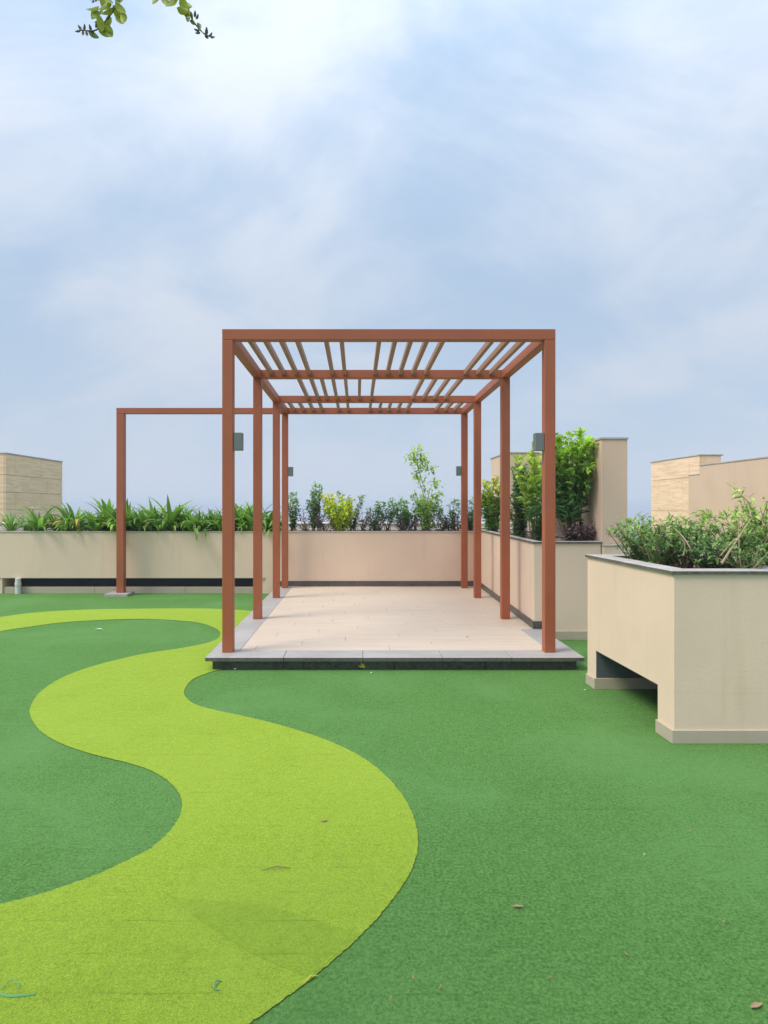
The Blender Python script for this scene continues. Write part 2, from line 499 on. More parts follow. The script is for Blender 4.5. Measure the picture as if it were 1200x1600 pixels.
def coping_ring(poly, w, over, z0, z1, parent, counts):
    """mitred coping: each edge split into slabs"""
    o = inset(poly, -over); i_ = inset(poly, w); n = len(poly)
    for k in range(n):
        j = (k + 1) % n; m = counts[k]
        a0, a1, b0, b1 = Vector(o[k]), Vector(o[j]), Vector(i_[k]), Vector(i_[j])
        for s in range(m):
            g0 = .0012 if s else .0006; g1 = .0012 if s < m - 1 else .0006
            L = (a1 - a0).length
            t0, t1 = s / m + g0 / L, (s + 1) / m - g1 / L
            dz = random.uniform(-.001, .001)
            o_ = prism('coping_slab', [tuple(a0.lerp(a1, t0)), tuple(a0.lerp(a1, t1)), tuple(b0.lerp(b1, t1)), tuple(b0.lerp(b1, t0))], z0 + dz, z1 + dz, M['coping'], parent, .0025)
            edge_slot(o_, M['sawn'])


def skirting_run(p, q, z0, z1, thick, parent, n, mat, name='skirting'):
    p, q = Vector(p), Vector(q); e = q - p; L = e.length; e = e / L; nn = Vector((e.y, -e.x))     # outwards of a ccw outline
    for i in range(n):
        a = p + e * (L * i / n + (.001 if i else 0)); b = p + e * (L * (i + 1) / n - (.001 if i < n - 1 else 0))
        prism(name, [tuple(a + nn * thick), tuple(b + nn * thick), tuple(b - nn * .004), tuple(a - nn * .004)], z0, z1, mat, parent, .002)


def soil(poly, z, parent, amp=.02):
    xs = [p[0] for p in poly]; ys = [p[1] for p in poly]
    # lumpy bed: triangle grid clipped to the quad by bilinear coordinates (quads only)
    n = 14; a, b, c, d = [Vector(p) for p in poly]; vs_, fs = [], []
    m = max(6, int(n * max(1, (b - a).length / max(.3, (d - a).length)))); m = min(m, 90)
    for i in range(m + 1):
        for j in range(n + 1):
            u, w = i / m, j / n
            p = a.lerp(b, u).lerp(d.lerp(c, u), w)
            vs_.append((p.x, p.y, z + random.uniform(-amp, amp)))
    for i in range(m):
        for j in range(n):
            k = i * (n + 1) + j; fs.append((k, k + n + 1, k + n + 2, k + 1))
    me = bpy.data.meshes.new('soil'); me.from_pydata(vs_, [], fs); me.materials.append(M['soil'])
    return place('soil', me, parent)


def near_planter():
    A, B, C, D = (1.848, 3.74), (2.60, 3.74), (2.55, 5.01), (1.802, 5.01)
    poly = [A, B, C, D]
    t = empty('planter', (2.2, 4.37, 0), 'tall beige plastered planter with a low opening cut in its side', 'planter')
    ins = inset(poly, .11)
    bm = bmesh.new(); bm_ring(bm, poly, ins, .292, .985)
    bm_prism(bm, inset(poly, .108), .292, .40)
    def lerp(p, q, y):
        u = (y - p[1]) / (q[1] - p[1]); return (p[0] + (q[0] - p[0]) * u, y)
    y1, y2 = 3.925, 4.855
    bm_prism(bm, [A, B, lerp(B, C, y1), lerp(A, D, y1)], -.02, .2925)
    bm_prism(bm, [lerp(A, D, y2), lerp(B, C, y2), C, D], -.02, .2925)
    r1, r2 = lerp(B, C, y1), lerp(B, C, y2)
    bm_prism(bm, [(r1[0] - .12, y1), r1, r2, (r2[0] - .12, y2)], -.02, .2925)
    place('wall', finish(bm, 'wall', M['plaster'], -.005), t)
    # dark coating on the inner faces of the opening
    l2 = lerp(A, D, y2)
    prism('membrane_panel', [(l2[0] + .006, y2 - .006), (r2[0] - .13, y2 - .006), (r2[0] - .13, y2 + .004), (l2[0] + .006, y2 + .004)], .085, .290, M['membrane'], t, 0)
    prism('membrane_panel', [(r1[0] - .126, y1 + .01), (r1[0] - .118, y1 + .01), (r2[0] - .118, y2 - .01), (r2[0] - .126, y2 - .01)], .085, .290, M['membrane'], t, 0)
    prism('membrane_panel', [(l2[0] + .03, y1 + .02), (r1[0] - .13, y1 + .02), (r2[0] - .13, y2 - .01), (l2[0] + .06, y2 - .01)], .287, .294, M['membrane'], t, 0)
    g = M['plaster_grey']
    th = .013
    skirting_run((A[0] - th, A[1]), B, 0, .078, th, t, 1, g)                     # front
    l1 = lerp(A, D, y1)
    skirting_run(l1, A, 0, .078, th, t, 1, g)                                   # near pier, side
    skirting_run(D, l2, 0, .078, th, t, 1, g)                                   # far pier, side
    skirting_run((l2[0] - th, y2), (r2[0] - .12, y2), 0, .083, th, t, 1, g)      # inner face of the far pier
    skirting_run(B, C, 0, .078, th, t, 1, g)
    coping_ring(poly, .13, .013, .985, 1.008, t, (1, 2, 1, 2))
    soil(inset(poly, .105), .945, t)
    return poly
near_planter()


def right_planter():
    A, B, C, D = (1.836, 6.65), (2.535, 6.65), (2.64, 11.0), (1.972, 11.0)
    poly = [A, B, C, D]
    t = empty('planter', (2.2, 8.8, 0), 'beige plastered planter running along the edge of the tiled platform, full of tall shrubs', 'planter')
    bm = bmesh.new(); bm_ring(bm, poly, inset(poly, .1), -.02, .995)
    place('wall', finish(bm, 'wall', M['plaster'], -.005), t)
    coping_ring(poly, .085, .012, .995, 1.02, t, (1, 5, 1, 5))
    u = (10.196 - 6.65) / (11 - 6.65); E = (A[0] + (D[0] - A[0]) * u, 10.196)
    skirting_run(E, (A[0], A[1]), PLAT['z'] + .001, PLAT['z'] + .078, .012, t, 5, M['dark_skirting'])
    skirting_run((A[0] - .012, A[1]), (1.94, A[1]), PLAT['z'] + .001, PLAT['z'] + .078, .012, t, 1, M['dark_skirting'])
    skirting_run((1.945, A[1]), B, 0, .09, .013, t, 1, M['plaster_grey'])
    soil(inset(poly, .095), .955, t)
right_planter()


def back_planter():
    XL, XR, XM = -8.3, 1.944, -1.46
    Y0, Y1 = 10.2, 11.0
    t = empty('planter', (-3, 10.6, 0), 'long beige planter across the back of the terrace, raised over a dark gap', 'planter')
    poly = [(XL, Y0), (XR, Y0), (XR + .02, Y1), (XL, Y1)]
    bm = bmesh.new(); bm_ring(bm, poly, inset(poly, .09), .245, .975)
    bm_prism(bm, inset(poly, .088), .245, .33)
    bm_prism(bm, [(XM, Y0), (XR, Y0), (XR, Y1), (XM, Y1)], -.02, .2455)
    for px in (-5.66, ):
        bm_prism(bm, [(px - .14, Y0 + .01), (px, Y0 + .01), (px, Y1), (px - .14, Y1)], -.02, .2455)
    bm_prism(bm, [(-1.54, Y0 + .02), (XM - .001, Y0 + .02), (XM - .001, Y1), (-1.54, Y1)], -.02, .2455)
    place('wall', finish(bm, 'wall', M['plaster'], -.005), t)
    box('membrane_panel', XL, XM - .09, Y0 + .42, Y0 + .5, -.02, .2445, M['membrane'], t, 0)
    xs = [XL, -7.0, -5.81]
    for a, b in ((XL, -7.05), (-7.047, -5.803), (-5.655, -4.2), (-4.197, -2.75), (-2.747, -1.545)):
        box('kerb', a, b, Y0 + .03, Y0 + .15, -.02, .098, M['plaster_grey'], t, .004)
    n = 5; w = (XR - .005 - (-1.27)) / n
    for i in range(n):
        box('skirting', -1.27 + i * w + .001, -1.27 + (i + 1) * w - .001, Y0 - .012, Y0 + .004, PLAT['z'] + .001, PLAT['z'] + .085, M['dark_skirting'], t, .002)
    o = [(XL, Y0 - .01), (XR, Y0 - .01)]
    m = 9
    for i in range(m):
        a = XL + (XR - XL) * i / m + .0012; b = XL + (XR - XL) * (i + 1) / m - .0012
        box('coping_slab', a, b, Y0 - .01, Y0 + .085, .975, .992, M['coping'], t, .002)
        box('coping_slab', a, b, Y1 - .085, Y1 + .01, .975, .992, M['coping'], t, .002)
    soil(inset(poly, .086), .95, t)
back_planter()

# drain pipe standing in the gap below the back planter
def drain_pipe():
    p = at(28, 927, 10.17); x = p.x
    t = empty('drain_pipe', (x, 10.175, 0), 'short pale drain pipe under the long back planter', 'pipe')
    mb = MB(); mb.tube([(x, 10.175, 0), (x, 10.175, .2448)], .042, 14); place('pipe', mb.mesh('pipe', M['pvc'], False), t)
    mb = MB(); mb.tube([(x, 10.175, .13), (x, 10.175, .175)], .049, 14); place('collar', mb.mesh('collar', M['pvc'], False), t)
drain_pipe()

# white outer parapet behind the back planter
def parapet():
    t = empty('parapet_wall', (-2, 11.6, 0), 'low white parapet wall just behind the shrubs at the back', 'wall')
    box('wall', -7.6, 2.9, 11.5, 11.68, -.02, 1.07, M['white_wall'], t, .004)
    n = 8; w = 10.5 / n
    for i in range(n):
        box('coping_slab', -7.6 + i * w + .001, -7.6 + (i + 1) * w - .001, 11.48, 11.70, 1.07, 1.095, M['white_wall'], t, .002)
parapet()

# ------------------------------------------------------------------ walls and blocks behind
def pillar_wall():
    t = empty('wing_wall', (2.7, 7.5, 0), 'tall narrow beige wing wall rising behind the leafy climbing shrub', 'wall')
    box('wall', 2.553, 2.826, 6.69, 8.5, -.02, 2.085, M['plaster_far'], t, .004)
    box('coping_slab', 2.545, 2.834, 6.682, 7.58, 2.085, 2.108, M['coping'], t, .002)
    box('coping_slab', 2.545, 2.834, 7.583, 8.508, 2.085, 2.108, M['coping'], t, .002)
    t = empty('low_wall', (4, 6.7, 0), 'low beige wall continuing past the foot of the wing wall', 'wall')
    box('wall', 2.545, 6.0, 6.62, 6.68, -.02, .972, M['plaster'], t, .003)
    box('skirting', 2.56, 5.99, 6.608, 6.622, 0, .09, M['plaster_grey'], t, .002)
    for i in range(4):
        a = 2.54 + i * .865
        box('coping_slab', a, a + .863, 6.612, 6.686, .972, .988, M['coping'], t, .002)
pillar_wall()


def clad_block(label, x0, x1, y0, y1, ztop, faces, rows):
    """block with stone panels standing proud of a recessed core"""
    t = empty('stone_block', ((x0 + x1) / 2, (y0 + y1) / 2, 0), label, 'stone block')
    box('core', x0 + .03, x1 - .03, y0 + .03, y1 - .03, -.02, ztop - .03, M['stone'], t, 0)
    z = ztop - .018
    for r, h in enumerate(rows):
        zb = z - h
        for f in faces:
            if f in 'lr':
                L = y1 - y0; cuts = [0, .42 + .3 * (r % 2), .42 + .3 * (r % 2) + 1.15, L] if L > 1.8 else [0, L * (.4 + .2 * (r % 2)), L]
                for a, b in zip(cuts[:-1], cuts[1:]):
                    ya, yb = y0 + a + .004, y0 + b - .004
                    px = (x0, x0 + .032) if f == 'l' else (x1 - .032, x1)
                    box('panel', px[0], px[1], ya, yb, zb + .004, z - .004, M['stone'], t, .003)
            else:
                L = x1 - x0; n = max(1, round(L / 1.2))
                for k in range(n):
                    s = .3 * (r % 2)
                    a = x0 + .034 + (L - .068) * k / n; b = x0 + .034 + (L - .068) * (k + 1) / n
                    box('panel', a + .003, b - .003, y0, y0 + .032, zb + .004, z - .004, M['stone'], t, .003)
        z = zb
    if z > 0: box('wall', x0 + .004, x1 - .004, y0 + .004, y1 - .004, -.02, z - .004, M['stone'], t, .003)
    box('coping_slab', x0 - .012, x1 + .012, y0 - .012, y1 + .012, ztop - .018, ztop + .012, M['coping'], t, .003)
clad_block('broad stone clad block behind the strap leaved plants of the back planter', -10.9, -7.69, 14, 16.7, 2.56, 'fr', (.46, .38, .38, .46, .4))
clad_block('stone clad block standing behind the long plaster wall', 7.485, 8.0, 14, 16.3, 2.52, 'lf', (.46, .76, .38, .4))


def far_plaster():
    t = empty('plaster_wall', (6.95, 9, 0), 'long plain beige wall running back beside the stone clad block', 'wall')
    box('wall', 6.86, 7.1, 4.2, 12.82, -.02, 2.20, M['plaster_far'], t, .004)
    for i in range(5):
        a = 4.2 + i * 1.724
        box('coping_slab', 6.85, 7.11, a + .001, a + 1.722, 2.20, 2.225, M['coping'], t, .002)
    box('end_wall', 6.87, 7.09, 12.822, 13.27, -.02, 2.03, M['plaster_far'], t, .004)
    box('coping_slab', 6.862, 7.098, 12.826, 13.28, 2.03, 2.045, M['coping'], t, .002)
    t = empty('stair_block', (3.5, 14, 0), 'beige plastered block with a dark roof edge behind the tall shrubs', 'building')
    box('wall', 3.05, 4.05, 13, 14.6, -.02, 2.47, M['plaster_far'], t, .004)
    box('coping_slab', 3.035, 4.065, 12.985, 14.615, 2.47, 2.497, M['coping'], t, .003)
far_plaster()

# ------------------------------------------------------------------ platform
def platform():
    x0, x1, y0, y1, z = (PLAT[k] for k in ('x0', 'x1', 'y0', 'y1', 'z'))
    t = empty('platform', (.3, 7.8, 0), 'raised platform of pale wood look tiles with a grey stone border under the pergola', 'platform')
    box('base', x0 + .10, x1 - .10, y0 + .10, y1 - .02, -.02, z - .03, M['concrete'], t, 0)
    # dark granite risers
    n = 4; w = (x1 - x0 - .10) / n
    for i in range(n):
        a = x0 + .05 + i * w
        box('riser', a + .001, a + w - .001, y0 + .055, y0 + .075, 0, z - .036, M['black_granite'], t, .002)
    m = 6; L = (y1 - .03 - y0 - .08) / m
    for i in range(m):
        a = y0 + .08 + i * L
        box('riser', x0 + .05, x0 + .07, a + .001, a + L - .001, 0, z - .036, M['black_granite'], t, .002)
    box('riser', x1 - .07, x1 - .05, y0 + .08, 6.64, 0, z - .036, M['black_granite'], t, .002)
    # border slabs
    bf, bl, br = .27, .25, .225
    slab = lambda *a: edge_slot(box(*a), M['sawn'])
    cuts = [x0, -.62, .05, .72, 1.30, x1]
    for a, b in zip(cuts[:-1], cuts[1:]):
        slab('border_slab', a + .0012, b - .0012, y0, y0 + bf, z - .035, z, M['border'], t, .004)
    cuts = [y0 + bf] + [y0 + bf + (y1 - .02 - y0 - bf) * k / 5 for k in range(1, 6)]
    for a, b in zip(cuts[:-1], cuts[1:]):
        slab('border_slab', x0, x0 + bl, a + .0015, b - .0015, z - .035, z, M['border'], t, .004)
    slab('border_slab', x1 - br, x1, y0 + bf + .0015, 6.63, z - .035, z, M['border'], t, .004)
    # tiles: rows along x, staggered
    tx0, tx1, ty0, ty1 = x0 + bl, x1 - br, y0 + bf, y1 - .012
    rows = 23; h = (ty1 - ty0) / rows; TL = 1.2
    for r in range(rows):
        ya = ty0 + r * h; a = tx0; b = tx0 + TL * ((r * .37) % 1 * .9 + .1)
        xe = tx1 if ya < 6.6 else 1.836 + (ya - 6.65) * .0313 - .004
        while a < xe - 1e-4:
            if xe - b < .12: b = xe
            b = min(b, xe)
            dz = random.uniform(-.0006, .0004)
            box('tile', a + .0011, b - .0011, ya + .0011, ya + h - .0011, z - .02, z - .0005 + dz, M['tile'], t, .0012)
            a = b; b = a + TL
platform()

# ------------------------------------------------------------------ pergola
PW = .0925
YB = [5.55, 7.20, 8.87, 9.95]          # front face of each post row
XLp, XRp = -1.171, 1.721               # outer faces
ZT = 1.38 + 278 * .00555               # top of the frame
BH = .092
S = M['steel']


def pergola():
    t = empty('pergola', (.28, 7.8, PLAT['z']), 'rust brown steel pergola with open roof slats on the tiled platform', 'pergola')
    for k, y in enumerate(YB):
        for xa in (XLp, XRp - PW):
            box('post', xa, xa + PW, y, y + PW, PLAT['z'], ZT - BH, S, t, .003)
        box('crossbeam', XLp, XRp, y, y + PW, ZT - BH + .0005, ZT, S, t, .003)
    for k in range(3):
        for xa in (XLp, XRp - PW):
            box('side_beam', xa + .001, xa + PW - .001, YB[k] + PW - .002, YB[k + 1] + .002, ZT - BH + .002, ZT - .001, S, t, .003)
    bays = [[-.967, -.828, -.684, -.54, -.281, -.139, .198, .342, .486, .63, .774, 1.217, 1.361, 1.505],
            [-.685, -.543, -.417, -.284, -.137, .031, .2, .772, .922, 1.073, 1.224],
            [-.98, -.832, -.687, -.543, -.284, -.139, .199, .344, .488, .632, .777, 1.225, 1.37, 1.515]]
    for k, xs in enumerate(bays):
        for x in xs:
            dx = random.uniform(-.002, .002)
            box('slat', x - .019 + dx, x + .019 + dx, YB[k] + PW - .002, YB[k + 1] + .002, ZT - .06, ZT - .004, M['slat'], t, .002)
pergola()


def portal():
    y = YB[3]; xa = -3.745
    t = empty('portal_frame', (xa, y, 0), 'slim rust brown portal frame standing on the lawn beside the pergola', 'frame')
    box('post', xa, xa + .113, y + .002, y + .113, .045, ZT - BH - .001, S, t, .003)
    box('crossbeam', xa, XLp - .002, y + .002, y + .09, ZT - BH, ZT - .002, S, t, .003)
    p = box('plinth', -3.88, -3.525, 9.82, 10.15, -.01, .043, M['border'], t, .004)
portal()


def lamp(px, y, side, z0, z1, label):
    """box lamp on the inner face of a post; side=+1: sticks out towards +x"""
    x = (XLp + PW) if side > 0 else (XRp - PW)
    t = empty('wall_lamp', (x, y, (z0 + z1) / 2), label, 'lamp', 'grey box lamps fixed on the pergola posts')
    w = .078
    a, b = (x, x + w) if side > 0 else (x - w, x)
    bm = bmesh.new(); d = .004
    # open box tube: housing walls with recessed lenses above and below
    o = [(a + (.006 if side > 0 else 0), y), (b - (0 if side > 0 else .006), y), (b - (0 if side > 0 else .006), y + .08), (a + (.006 if side > 0 else 0), y + .08)]
    bm_ring(bm, o, inset(o, d), z0, z1)
    hs = place('housing', finish(bm, 'housing', M['lamp_grey'], 0), t)
    i_ = inset(o, d)
    prism('lens', i_, z0 + .012, z0 + .016, M['lens'], hs, 0)
    prism('lens', i_, z1 - .016, z1 - .012, M['lens'], hs, 0)
    pa = (x, x + .006) if side > 0 else (x - .006, x)
    box('backplate', pa[0], pa[1], y + .012, y + .068, z0 + .015, z1 - .015, M['lamp_grey'], t, .001)
zf = lambda py, d: EYE + (VY - py) * d / F
lamp(371, 5.557, 1, zf(703, 5.56), zf(676, 5.56), 'grey box lamp on the pergola post that stands nearest the curved lime turf')
lamp(843, 5.557, -1, zf(703.5, 5.56), zf(676.5, 5.56), 'grey box lamp on the pergola post in front of the tall climbing shrub')
lamp(452, 9.957, 1, zf(744, 9.96), zf(729.5, 9.96), 'grey box lamp on the rear pergola post joined to the portal frame')
lamp(718, 9.957, -1, zf(743, 9.96), zf(728.5, 9.96), 'grey box lamp on the rear pergola post beside the tall slender shrub')

# ------------------------------------------------------------------ plants
def leaf_geo(base, d, up, L, W, droop=.25):
    """folded pointed leaf of 6 vertices"""
    d = d.normalized(); s = d.cross(up)
    if s.length < 1e-4: s = d.orthogonal()
    s.normalize(); n = s.cross(d)
    m = base + d * (L * .45); tip = base + d * L - n * (L * droop)
    q = base + d * (L * .72) - n * (L * droop * .45)
    return [base, m + s * W * .5 + n * W * .18, m, m - s * W * .5 + n * W * .18, tip, q], [(0, 1, 2), (0, 2, 3), (2, 1, 4), (2, 4, 3)]


def rv(a=1.0):
    while True:
        v = Vector((random.uniform(-1, 1), random.uniform(-1, 1), random.uniform(-1, 1)))
        if .05 < v.length < 1: return v.normalized() * a


def shade(c, k): return (c[0] * k, c[1] * k, c[2] * k)


def cmix(a, b, t): return tuple(a[i] * (1 - t) + b[i] * t for i in range(3))


DENS = 1.0; LEAFK = 1.35


def shrub(name, label, base, height, width, col_low, col_top, leaf_len=.045, n_br=14, per=26, cat='shrub', group=None, lean=(0, 0), conic=0.0,
          leaf_w=.5, stem_r=.006, start=.18, power=1.0, extra=None, bare=None, stem_mat='stem', clump=.035, depth=None):
    """stems rise from the base and fan into the crown; leaves sit on short twigs along them"""
    base = Vector(base); depth = depth or width; per = int(per * 1.6 * DENS); leaf_len *= LEAFK; n_br = int(n_br * 1.4); width *= 1.3; depth *= 1.3
    t = empty(name, base, label, cat, group)
    st, fo = MB(), MB()
    ends = []
    for k in range(n_br):
        a = random.uniform(0, 2 * math.pi); r = math.sqrt(random.random())
        hh = height * (random.uniform(.55, 1.0) if k else 1.0)
        rr = r * (1 - conic * (hh / height) ** 1.5)
        e = base + Vector((math.cos(a) * rr * width / 2 + lean[0] * hh, math.sin(a) * rr * depth / 2 + lean[1] * hh, hh))
        b0 = base + Vector((random.uniform(-.04, .04) * width * 3, random.uniform(-.04, .04) * depth * 3, -.02))
        mid = b0.lerp(e, .5) + rv(.05 * height); mid.z = b0.z + (e.z - b0.z) * .55
        ends.append([b0, mid, e])
    if extra: ends += [[Vector(p) for p in pth] for pth in extra]
    for pth in ends:
        sp = spline(pth, 5); m = len(sp)
        st.tube(sp, [stem_r * (1 - .75 * i / (m - 1)) for i in range(m)], 5)
        for q in range(per):
            u = start + (1 - start) * (random.random() ** power)
            f = u * (m - 1); i = min(int(f), m - 2); p = sp[i].lerp(sp[i + 1], f - i)
            tdir = (sp[i + 1] - sp[i]).normalized()
            out = rv(); out = (out - tdir * out.dot(tdir) * .5 + tdir * .5 + Vector((0, 0, .15))).normalized()
            off = rv(clump * random.random() * 1.4)
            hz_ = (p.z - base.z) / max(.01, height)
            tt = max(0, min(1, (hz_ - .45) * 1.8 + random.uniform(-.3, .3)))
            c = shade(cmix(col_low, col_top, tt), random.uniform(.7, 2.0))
            L = leaf_len * random.uniform(.65, 1.25)
            fo.add(*leaf_geo(p + off, out, Vector((0, 0, 1)) + rv(.6), L, L * leaf_w, random.uniform(.05, .4)), col=c)
    if bare:
        for pth, r in bare:
            sp = spline(pth, 4); m = len(sp); st.tube(sp, [r * (1 - .5 * i / (m - 1)) for i in range(m)], 6)
    place('stem', st.mesh('stem', M[stem_mat]), t)
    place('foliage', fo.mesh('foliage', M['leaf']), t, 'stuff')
    return t


DG, MG, PU = (.095, .19, .06), (.20, .36, .08), (.155, .105, .11)
SB = .955
def bshrub(px, top, wpx, low, topc, label, d=10.55, name='shrub', group=None, **kw):
    b = at(px, VY, d); h = EYE + (VY - top) * d / F - SB
    return shrub(name, label, (b.x, d, SB), h, wpx * 1.55 * d / F, low, topc, group=group, depth=.42, **kw)

g_small = 'small dark shrubs in the back planter'
g_pur = 'low purple leaved shrubs in the back planter'
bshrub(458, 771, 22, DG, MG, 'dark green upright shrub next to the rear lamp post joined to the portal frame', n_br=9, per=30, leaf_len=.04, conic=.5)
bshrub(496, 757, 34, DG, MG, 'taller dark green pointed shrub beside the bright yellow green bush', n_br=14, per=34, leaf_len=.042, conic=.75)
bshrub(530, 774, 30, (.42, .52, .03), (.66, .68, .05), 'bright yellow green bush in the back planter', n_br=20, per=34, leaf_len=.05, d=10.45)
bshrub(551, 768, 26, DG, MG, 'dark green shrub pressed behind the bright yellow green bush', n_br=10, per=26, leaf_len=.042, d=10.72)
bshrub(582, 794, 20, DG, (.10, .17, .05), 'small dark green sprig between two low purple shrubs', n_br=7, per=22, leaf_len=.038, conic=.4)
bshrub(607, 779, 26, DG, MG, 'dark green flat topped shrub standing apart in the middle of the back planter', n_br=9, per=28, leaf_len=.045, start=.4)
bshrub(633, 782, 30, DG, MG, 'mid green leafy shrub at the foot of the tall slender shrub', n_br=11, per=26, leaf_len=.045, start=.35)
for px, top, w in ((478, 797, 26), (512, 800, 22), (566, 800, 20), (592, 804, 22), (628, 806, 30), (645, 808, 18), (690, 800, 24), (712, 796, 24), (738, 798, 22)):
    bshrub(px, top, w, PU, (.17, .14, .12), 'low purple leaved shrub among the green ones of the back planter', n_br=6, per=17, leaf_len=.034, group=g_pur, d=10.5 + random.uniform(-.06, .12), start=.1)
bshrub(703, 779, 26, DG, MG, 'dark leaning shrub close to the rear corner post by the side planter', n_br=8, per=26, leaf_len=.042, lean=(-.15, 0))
bshrub(733, 776, 34, DG, MG, 'dark green shrub half hidden by the two rear posts at the corner', n_br=10, per=24, leaf_len=.042)
# tall slender shrub
p0 = at(668, VY, 10.5)
X_ = lambda px, py, d: at(px, py, d)
shrub('shrub', 'tall slender light green shrub leaning in the back planter', (p0.x, 10.5, SB), .62, .42, (.20, .33, .07), (.36, .50, .10), leaf_len=.055, n_br=10, per=34, start=.15,
      extra=[[X_(668, 825, 10.5), X_(664, 770, 10.5), X_(655, 735, 10.5), X_(650, 702, 10.5)], [X_(666, 800, 10.5), X_(672, 765, 10.45), X_(684, 756, 10.4)],
             [X_(664, 780, 10.5), X_(655, 752, 10.55), X_(647, 741, 10.6)], [X_(657, 745, 10.5), X_(650, 722, 10.5), X_(636, 713, 10.45)], [X_(656, 735, 10.5), X_(664, 728, 10.5), X_(676, 733, 10.5)],
             [X_(652, 720, 10.5), X_(660, 712, 10.5), X_(663, 722, 10.5)], [X_(668, 800, 10.5), X_(676, 780, 10.5), X_(686, 772, 10.5)], [X_(654, 730, 10.5), X_(646, 712, 10.5), X_(655, 700, 10.5)]], clump=.075)

# right planter
def rshrub(px, d, top, wpx, low, topc, label, **kw):
    b = at(px, VY, d); h = EYE + (VY - top) * d / F - .96
    return shrub('shrub', label, (b.x, d, .96), h, wpx * d / F, low, topc, **kw)
rshrub(769, 9.75, 748, 36, (.14, .28, .05), (.60, .62, .06), 'yellow tipped green shrub between the two rear side posts', n_br=22, per=38, leaf_len=.055, start=.1)
rshrub(812, 8.7, 726, 44, (.08, .18, .06), (.13, .27, .07), 'dark green cone shaped shrub in the side planter', n_br=30, per=46, leaf_len=.042, conic=.6, start=.08)
rshrub(838, 8.0, 704, 56, (.22, .36, .06), (.46, .60, .07), 'light green broad leaved shrub behind the cone shaped one', n_br=15, per=20, leaf_len=.085, start=.45)
rshrub(846, 7.5, 770, 40, (.09, .20, .06), (.16, .31, .07), 'compact dark green shrub at the foot of the front right corner post', n_br=16, per=34, leaf_len=.045, start=.1)
tw = [([at(876, 843, 7.0), at(884, 822, 6.98), at(893, 806, 6.95)], .006), ([at(884, 844, 6.95), at(897, 828, 6.9), at(903, 822, 6.9)], .005), ([at(890, 845, 7.0), at(880, 826, 7.0)], .004)]
rshrub(891, 7.0, 682, 60, (.09, .20, .065), (.42, .60, .06), 'tallest shrub with glossy dark leaves and bright lime tips against the wing wall', n_br=30, per=40, leaf_len=.06, start=.30, power=.8, depth=.28,
       extra=[[at(893, 760, 7.0), at(905, 705, 6.98), at(906, 674, 6.97)], [at(895, 750, 7.0), at(910, 706, 6.9), at(922, 690, 6.8)], [at(893, 790, 7.0), at(908, 765, 6.9), at(918, 757, 6.8)], [at(893, 770, 7.0), at(908, 740, 6.9), at(919, 730, 6.8)], [at(890, 745, 7), at(876, 705, 7), at(872, 688, 7)]], bare=tw)
rshrub(905, 6.95, 822, 40, PU, (.11, .07, .075), 'low dusky purple plant at the foot of the wing wall', n_br=16, per=26, leaf_len=.04, start=.1, depth=.3)

# near planter: tangled glossy shrubs with bare canes
def nshrub(px, d, top, w, label, low, topc, **kw):
    b = at(px, VY, d); h = EYE + (VY - top) * d / F - .95
    kw.setdefault('leaf_w', .36); kw.setdefault('leaf_len', .052)
    return shrub('shrub', label, (b.x, d, .95), h, w, low, topc, **kw)
nG, nL = (.10, .205, .05), (.33, .48, .09); LEAFK = 1.0; DENS = .48
nshrub(1000, 4.72, 812, .36, 'small leaved shrub at the far corner of the tall planter with the opening', nG, (.16, .29, .07), n_br=22, per=34, start=.12, leaf_len=.045)
nshrub(1032, 4.5, 806, .42, 'spreading glossy green shrub with bare tan canes in the tall planter', nG, nL, n_br=26, per=34, start=.15, depth=.5, stem_mat='dry_stem',
       bare=[([at(1082, 862, 4.15), at(1068, 840, 4.18), at(1054, 826, 4.22)], .006), ([at(1068, 868, 4.2), at(1070, 850, 4.2), at(1062, 838, 4.22)], .005)])
nshrub(1072, 4.35, 812, .34, 'dark green shrub with drooping leaf tufts in the middle of the tall planter', (.07, .16, .05), (.17, .30, .08), n_br=18, per=32, start=.3)
nshrub(1112, 4.15, 838, .30, 'low dense shrub near the front edge of the tall planter', (.09, .20, .07), (.22, .37, .11), n_br=18, per=30, start=.1, leaf_len=.045)
nshrub(1160, 4.2, 800, .42, 'tall sprawling shrub with one long shoot arching above the tall planter', nG, nL, n_br=26, per=32, start=.35, stem_mat='dry_stem', depth=.5,
       extra=[[at(1176, 810, 4.15), at(1172, 790, 4.12), at(1158, 773, 4.1), at(1146, 762, 4.1)], [at(1150, 830, 4.1), at(1110, 806, 4.15), at(1100, 803, 4.15)]],
       bare=[([at(1146, 762, 4.1), at(1139, 757, 4.1), at(1135, 754, 4.1)], .002), ([at(1128, 880, 3.98), at(1150, 846, 3.95), at(1172, 812, 3.95)], .0075), ([at(1126, 868, 4.0), at(1150, 842, 4.0), at(1180, 832, 4.0), at(1205, 826, 4.0)], .004)])
nshrub(1205, 4.25, 778, .40, 'leafy shrub leaning out over the outer side of the tall planter', nG, nL, n_br=24, per=32, start=.25)
nshrub(1165, 3.98, 846, .30, 'grey green low shrub with dry stems at the front of the tall planter', (.12, .21, .07), (.27, .39, .12), n_br=14, per=26, start=.3, leaf_len=.04, stem_mat='dry_stem')


def stake(px, y0, y1, d, label):
    a, b = at(px, y0, d), at(px - 1, y1, d)
    mb = MB(); mb.tube([a, a.lerp(b, .5) + Vector((.002, 0, 0)), b], .0045, 7)
    o = place('plant_stake', mb.mesh('plant_stake', M['dry_stem'])); tag(o, label, 'stake')
stake(1155, 888, 815, 4.02, 'thin straight bamboo stake standing in the tall planter')

